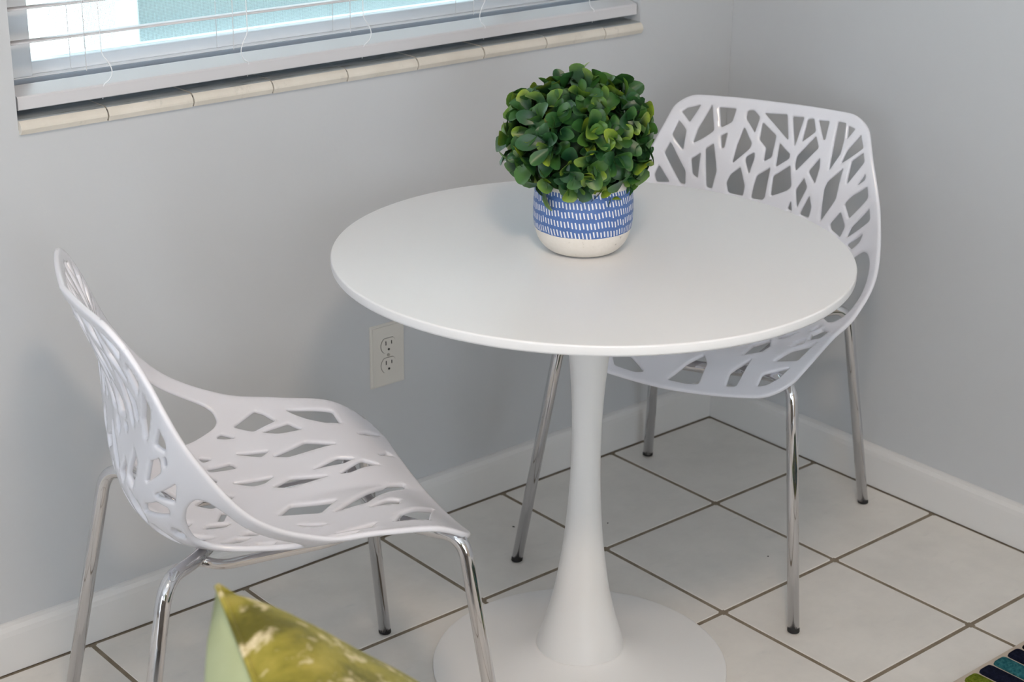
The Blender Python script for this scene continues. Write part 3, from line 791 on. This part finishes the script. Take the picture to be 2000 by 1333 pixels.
def leaf_geometry(L=0.030, W=0.021, cup=0.35, curl=0.25, fold=0.0):
    ts = [0.0, 0.16, 0.36, 0.58, 0.80, 0.94, 1.0]; ws = [0.10, 0.34, 0.72, 0.98, 0.90, 0.55, 0.16]
    vs, tip, fs = [], [], []
    for tt, w in zip(ts, ws):
        for k in range(5):
            q = (k - 2) / 2
            x = tt * L; y = q * w * W / 2
            zz = cup * W * 0.5 * (q * w) ** 2 + fold * abs(q * w) * W * 0.5 - curl * L * tt ** 2.2
            vs.append((x, y, zz)); tip.append(min(1.0, 0.85 * tt ** 1.5 + 0.25 * abs(q) ** 2 * tt))
    for i in range(len(ts) - 1):
        for k in range(4):
            a_ = i*5 + k; fs.append((a_, a_ + 5, a_ + 6, a_ + 1))
    return np.array(vs), fs, tip
LEAVES = [leaf_geometry(0.031, 0.022, 0.45, 0.22), leaf_geometry(0.034, 0.020, 0.30, 0.34), leaf_geometry(0.027, 0.021, 0.60, 0.10, 0.10), leaf_geometry(0.030, 0.017, 0.2, -0.10, 0.25), leaf_geometry(0.025, 0.018, 0.5, 0.4)]
leaf_meshes = []
for vs, fs, tip in LEAVES:
    me = bpy.data.meshes.new('leaf'); me.from_pydata([tuple(v) for v in vs], [], fs); me.update()
    at = me.attributes.new('leaf_tip', 'FLOAT', 'POINT'); at.data.foreach_set('value', tip)
    me.polygons.foreach_set('use_smooth', [True] * len(me.polygons)); me.materials.append(M_LEAF)
    leaf_meshes.append(me)
BC = Vector((-0.008, 0.0065, 0.174)); BR = Vector((0.106, 0.106, 0.085))
prng = random.Random(21)
NS = 150
leaves = []
for k in range(NS):
    zc = 1 - 2 * (k + 0.5) / NS; ph = k * 2.399963 + prng.uniform(-0.25, 0.25)
    zc += prng.uniform(-0.02, 0.02); zc = max(-1, min(1, zc)); rr = math.sqrt(1 - zc*zc)
    dirv = Vector((rr * math.cos(ph), rr * math.sin(ph), zc))
    if dirv.z < -0.82: continue
    sc = prng.uniform(0.84, 1.0)
    tipp = BC + Vector((dirv.x*BR.x, dirv.y*BR.y, dirv.z*BR.z)) * sc
    nrm = Vector((dirv.x/BR.x, dirv.y/BR.y, dirv.z/BR.z)).normalized()
    nrm = (nrm + Vector([prng.uniform(-0.3, 0.3) for _ in range(3)])).normalized()
    tx = nrm.orthogonal().normalized(); ty = nrm.cross(tx)
    nl = prng.choice((4, 5, 5, 6)); a0 = prng.uniform(0, 6.28)
    for q in range(nl):
        az = a0 + q * 2 * math.pi / nl + prng.uniform(-0.3, 0.3)
        el = prng.uniform(0.25, 0.95) if q % 2 else prng.uniform(0.55, 1.25)
        rad = tx * math.cos(az) + ty * math.sin(az)
        xd = (rad * math.cos(el) + nrm * math.sin(el)).normalized()
        zd = (nrm * math.cos(el) - rad * math.sin(el)).normalized()
        yd = zd.cross(xd)
        roll = prng.uniform(-0.35, 0.35)
        yd, zd = yd * math.cos(roll) + zd * math.sin(roll), zd * math.cos(roll) - yd * math.sin(roll)
        s_ = prng.uniform(0.92, 1.32)
        pos = tipp - nrm * prng.uniform(0.0, 0.014)
        m4 = Matrix(((xd.x*s_, yd.x*s_, zd.x*s_, pos.x), (xd.y*s_, yd.y*s_, zd.y*s_, pos.y), (xd.z*s_, yd.z*s_, zd.z*s_, pos.z), (0, 0, 0, 1)))
        leaves.append((m4, prng.randrange(len(LEAVES)), pos + xd * 0.02 * s_))
# the leaves on the outside facing the room are parts of their own, the rest is one part
view = Vector((-0.66, -0.70, 0.30)).normalized()
leaves.sort(key=lambda l: -((l[2] - BC).dot(view)))
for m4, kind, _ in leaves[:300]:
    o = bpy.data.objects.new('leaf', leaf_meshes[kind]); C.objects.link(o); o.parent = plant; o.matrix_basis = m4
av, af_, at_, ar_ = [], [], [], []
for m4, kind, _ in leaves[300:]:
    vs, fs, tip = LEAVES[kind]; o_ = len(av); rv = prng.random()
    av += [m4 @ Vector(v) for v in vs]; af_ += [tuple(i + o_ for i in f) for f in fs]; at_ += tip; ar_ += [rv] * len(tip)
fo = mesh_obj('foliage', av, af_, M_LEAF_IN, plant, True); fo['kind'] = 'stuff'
a_ = fo.data.attributes.new('leaf_tip', 'FLOAT', 'POINT'); a_.data.foreach_set('value', at_)
a_ = fo.data.attributes.new('leaf_random', 'FLOAT', 'POINT'); a_.data.foreach_set('value', ar_)
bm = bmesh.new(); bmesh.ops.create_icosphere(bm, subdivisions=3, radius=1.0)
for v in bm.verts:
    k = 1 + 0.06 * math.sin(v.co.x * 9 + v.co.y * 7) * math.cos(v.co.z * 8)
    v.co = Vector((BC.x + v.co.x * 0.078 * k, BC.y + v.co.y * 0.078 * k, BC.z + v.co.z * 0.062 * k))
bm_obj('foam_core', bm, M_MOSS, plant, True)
tube('stem', [(0, 0, 0.094), (0.002, 0, 0.13)], 0.012, M_STEM, plant, 10)

# ------------------------------------------------------------------ crumbs on the tiles
for cx_, cy_, l_, lb_ in ((-0.7043, -0.1448, 0.0042, 'flat dark crumb on a floor tile by the chair leg below the outlet'), (-0.5514, -0.2498, 0.0030, 'round dark crumb on the floor tile right behind the white pedestal'), (-0.4097, -0.5398, 0.0022, 'tiniest dark crumb, alone mid-tile in front of the corner chair')):
    bm = bmesh.new(); bmesh.ops.create_icosphere(bm, subdivisions=1, radius=1.0)
    for v_ in bm.verts: v_.co = Vector((v_.co.x * l_ * 0.8, v_.co.y * l_ * 0.45, max(-0.5, v_.co.z) * 0.0011 + 0.0006)) * rnd.uniform(0.9, 1.1)
    o = bm_obj('floor_crumb', bm, M_DARK); o.location = (cx_, cy_, 0.0002); o.rotation_euler.z = rnd.uniform(0, 3)
    tag(o, lb_, 'crumb', 'dark crumbs on the tiles')

# ------------------------------------------------------------------ striped rug
rug = empty('rug', (-0.55, -1.45, 0))
tag(rug, 'cream rug with navy, teal and green tufted strokes on the tiles', 'rug')
M_RUG = mat('cream_rug_weave', (0.58, 0.50, 0.42), 0.95, spec=0.1); t = NT(M_RUG)
t.bump(t.noise(t.obj(), 500, 3), 0.6, 0.002)
RX0, RX1, RY0, RY1 = -1.02, -0.10, -2.25, -1.0300
box('backing', (RX0 + 0.55, RY0 + 1.45, 0.0005), (RX1 + 0.55, RY1 + 1.45, 0.0075), M_RUG, rug, 0.003)
def tuft_mat(name, ca, cb):
    m = mat(name, ca, 1.0, spec=0.05); t = NT(m)
    t.color(t.mix(t.ramp(t.noise(t.obj(), 160, 3, 0.7), [(0.35, (0, 0, 0)), (0.65, (1, 1, 1))]), (*ca, 1), (*cb, 1)))
    t.bump(t.noise(t.obj(), 420, 3), 1.0, 0.004); return m
TUFT = [tuft_mat('navy_tuft', (0.006, 0.008, 0.020), (0.014, 0.018, 0.040)), tuft_mat('teal_tuft', (0.010, 0.085, 0.110), (0.05, 0.20, 0.22)), tuft_mat('green_tuft', (0.10, 0.15, 0.010), (0.22, 0.26, 0.03)), tuft_mat('black_tuft', (0.004, 0.004, 0.005), (0.010, 0.010, 0.014))]
def stroke_mesh(w, l, m):
    bm = bmesh.new(); pts = []
    for k in range(20):
        a_ = 2*math.pi*k/20; c_, s_ = math.cos(a_), math.sin(a_)
        pts.append((math.copysign(abs(c_)**0.40, c_)*w/2, math.copysign(abs(s_)**0.14, s_)*l/2))
    lo = [bm.verts.new((x, y, 0)) for x, y in pts]; hi = [bm.verts.new((x*0.96, y*0.985, 0.004)) for x, y in pts]; tp = [bm.verts.new((x*0.78, y*0.95, 0.006)) for x, y in pts]
    for A, B in ((lo, hi), (hi, tp)):
        for k in range(20): bm.faces.new((A[k], A[(k+1) % 20], B[(k+1) % 20], B[k]))
    bm.faces.new(tp); bmesh.ops.recalc_face_normals(bm, faces=bm.faces)
    me = bpy.data.meshes.new('tufted_stroke'); bm.to_mesh(me); bm.free(); me.polygons.foreach_set('use_smooth', [True]*len(me.polygons)); me.materials.append(m); return me
rr_ = random.Random(9)
order = [2, 0, 1, 3, 0]
STRW, STRP = 0.034, 0.0405
cache = {}
ncol = int((RX1 - RX0 - 0.04) / STRP)
x_first = -0.4770
cols = [x_first + k * STRP for k in range(-16, 12) if RX0 + 0.035 < x_first + k * STRP < RX1 - 0.03]
for ci, x in enumerate(cols):
    y = RY1 - 0.010; n_ = 0
    k = round((x - x_first) / STRP)
    while y > RY0 + 0.05:
        l = rr_.choice((0.10, 0.14, 0.18, 0.22)); l = min(l, y - RY0 - 0.02)
        mi = {0: 2, 1: 0, 2: 1, 3: 0, 4: 3}.get(k, rr_.randrange(4)) if n_ == 0 else rr_.randrange(4)
        if (l, mi) not in cache: cache[(l, mi)] = stroke_mesh(STRW, l, TUFT[mi])
        o = bpy.data.objects.new('tufted_stroke', cache[(l, mi)]); C.objects.link(o); o.parent = rug
        o.location = (x + 0.55, y - l/2 + 1.45, 0.0072)
        y -= l + 0.012; n_ += 1

# ------------------------------------------------------------------ throw pillow on the end of a sofa
def pillow():
    K = Vector((-2.000, -1.247, 0.815))
    e1 = Vector((0.73682, 0.00165, -0.67609)).normalized()          # its two edges from the raised corner
    e2 = Vector((-0.29252, -0.90078, -0.32099)); e2 = (e2 - e1 * e2.dot(e1)).normalized()
    nv = e2.cross(e1).normalized()
    if nv.z < 0: nv = -nv
    S_ = 0.43
    root = empty('throw_pillow', (0, 0, 0))
    cen = K + (e1 + e2) * S_ / 2
    root.location = cen
    tag(root, 'olive green velvet throw pillow with pale blotches and a mint back', 'pillow')
    n = 32
    def P(i, j, side):
        a, b = 2*i/n - 1, 2*j/n - 1
        pin = 1 - 0.055 * (1 - b*b) * abs(a)**3, 1 - 0.055 * (1 - a*a) * abs(b)**3
        th_ = (0.050 if side > 0 else 0.115) * ((1 - a**4) * (1 - b**4)) ** 0.50
        wr = 0.004 * math.sin(9*a + 5*b) * (1 - a*a) * (1 - b*b)
        return e1 * (a * S_/2 * pin[0]) + e2 * (b * S_/2 * pin[1]) + nv * (side * (th_ + wr))
    for nm, side, m in (('front_panel', 1, M_VELVET), ('back_panel', -1, M_MINT)):
        vs = [P(i, j, side) for i in range(n+1) for j in range(n+1)]
        fs = [(i*(n+1)+j, (i+1)*(n+1)+j, (i+1)*(n+1)+j+1, i*(n+1)+j+1) for i in range(n) for j in range(n)]
        if side > 0: fs = [f[::-1] for f in fs]
        mesh_obj(nm, vs, fs, m, root, True)
    rim = [P(i, 0, 0) for i in range(n)] + [P(n, j, 0) for j in range(n)] + [P(n-i, n, 0) for i in range(n)] + [P(0, n-j, 0) for j in range(n+1)]
    tube('seam', rim, 0.0028, M_VELVET, root, 8)
    return root
M_VELVET = mat('olive_velvet', (0.30, 0.30, 0.03), 0.75, spec=0.25); t = NT(M_VELVET)
v = t.obj(); mp = t.n('ShaderNodeMapping'); t.put(mp.inputs['Vector'], v); mp.inputs['Rotation'].default_value = (0.3, 0.5, 0.6); mp.inputs['Scale'].default_value = (1.0, 2.4, 2.4)
big = t.noise(mp.outputs[0], 9, 4, 0.6); bl = t.noise(mp.outputs[0], 17, 5, 0.65)
c_ = t.ramp(big, [(0.38, (0.070, 0.064, 0.004)), (0.54, (0.19, 0.168, 0.020)), (0.70, (0.29, 0.245, 0.048))])
t.color(t.mix(t.ramp(bl, [(0.54, (0, 0, 0)), (0.62, (0.85, 0.85, 0.85))]), c_, (0.56, 0.48, 0.32, 1)))
t.b.inputs['Sheen Weight'].default_value = 0.3; t.b.inputs['Sheen Tint'].default_value = (0.9, 0.85, 0.4, 1)
t.bump(t.noise(v, 260, 3), 0.35, 0.002)
M_MINT = mat('mint_cotton', (0.36, 0.44, 0.22), 0.85, spec=0.2); t = NT(M_MINT)
t.color(t.ramp(t.noise(t.obj(), 8, 3), [(0.3, (0.33, 0.35, 0.18)), (0.7, (0.43, 0.47, 0.29))])); t.bump(t.noise(t.obj(), 400, 2), 0.3, 0.001)
pillow()

# the sofa end that carries the pillow
sofa = empty('sofa', (-2.1, -2.0, 0))
tag(sofa, 'grey upholstered sofa end that the olive pillow leans on', 'sofa')
M_SOFA = mat('grey_upholstery', (0.30, 0.27, 0.24), 0.9, spec=0.2); t = NT(M_SOFA)
t.color(t.ramp(t.noise(t.obj(), 220, 3), [(0.3, (0.24, 0.21, 0.18)), (0.7, (0.36, 0.32, 0.28))])); t.bump(t.noise(t.obj(), 350, 2), 0.4, 0.001)
M_WOOD = mat('brown_wood', (0.16, 0.075, 0.035), 0.4)
def sbox(name, lo, hi, m, bv): return box(name, [a - b for a, b in zip(lo, (-2.1, -2.0, 0))], [a - b for a, b in zip(hi, (-2.1, -2.0, 0))], m, sofa, bv, 4)
sbox('base', (-2.50, -3.0, 0.10), (-1.70, -1.10, 0.27), M_SOFA, 0.02)
sbox('seat_cushion', (-2.34, -2.05, 0.27), (-1.68, -1.19, 0.350), M_SOFA, 0.04)
sbox('seat_cushion', (-2.34, -2.92, 0.27), (-1.68, -2.06, 0.350), M_SOFA, 0.04)
sbox('backrest', (-2.52, -3.0, 0.27), (-2.34, -1.10, 0.68), M_SOFA, 0.05)
sbox('arm', (-2.50, -1.19, 0.20), (-1.74, -1.05, 0.455), M_SOFA, 0.05)
for x_ in (-2.45, -1.76):
    for y_ in (-2.94, -1.16):
        sbox('foot', (x_ - 0.025, y_ - 0.025, 0.001), (x_ + 0.025, y_ + 0.025, 0.10), M_WOOD, 0.004)

# ------------------------------------------------------------------ ceiling lamp (out of frame, lights the room)
lamp = empty('ceiling_lamp', (LAMP_POS[0], LAMP_POS[1], ZC))
tag(lamp, 'round flush ceiling lamp with an opal glass diffuser', 'lamp')
M_OPAL = mat('opal_glass_lit', (0.9, 0.9, 0.9), 0.4)
ob = M_OPAL.node_tree.nodes['Principled BSDF']
ob.inputs['Emission Color'].default_value = (*LAMP_COLOR, 1); ob.inputs['Emission Strength'].default_value = LAMP_STRENGTH
lathe('lamp_base', [(0, -0.030), (0.165, -0.030), (0.170, -0.024), (0.170, -0.001), (0, -0.001)], M_METALW, lamp, 48)
lathe('diffuser', [(0, -0.120), (0.05, -0.117), (0.10, -0.102), (0.135, -0.076), (0.150, -0.048), (0.152, -0.0305), (0, -0.0305)], M_OPAL, lamp, 32)
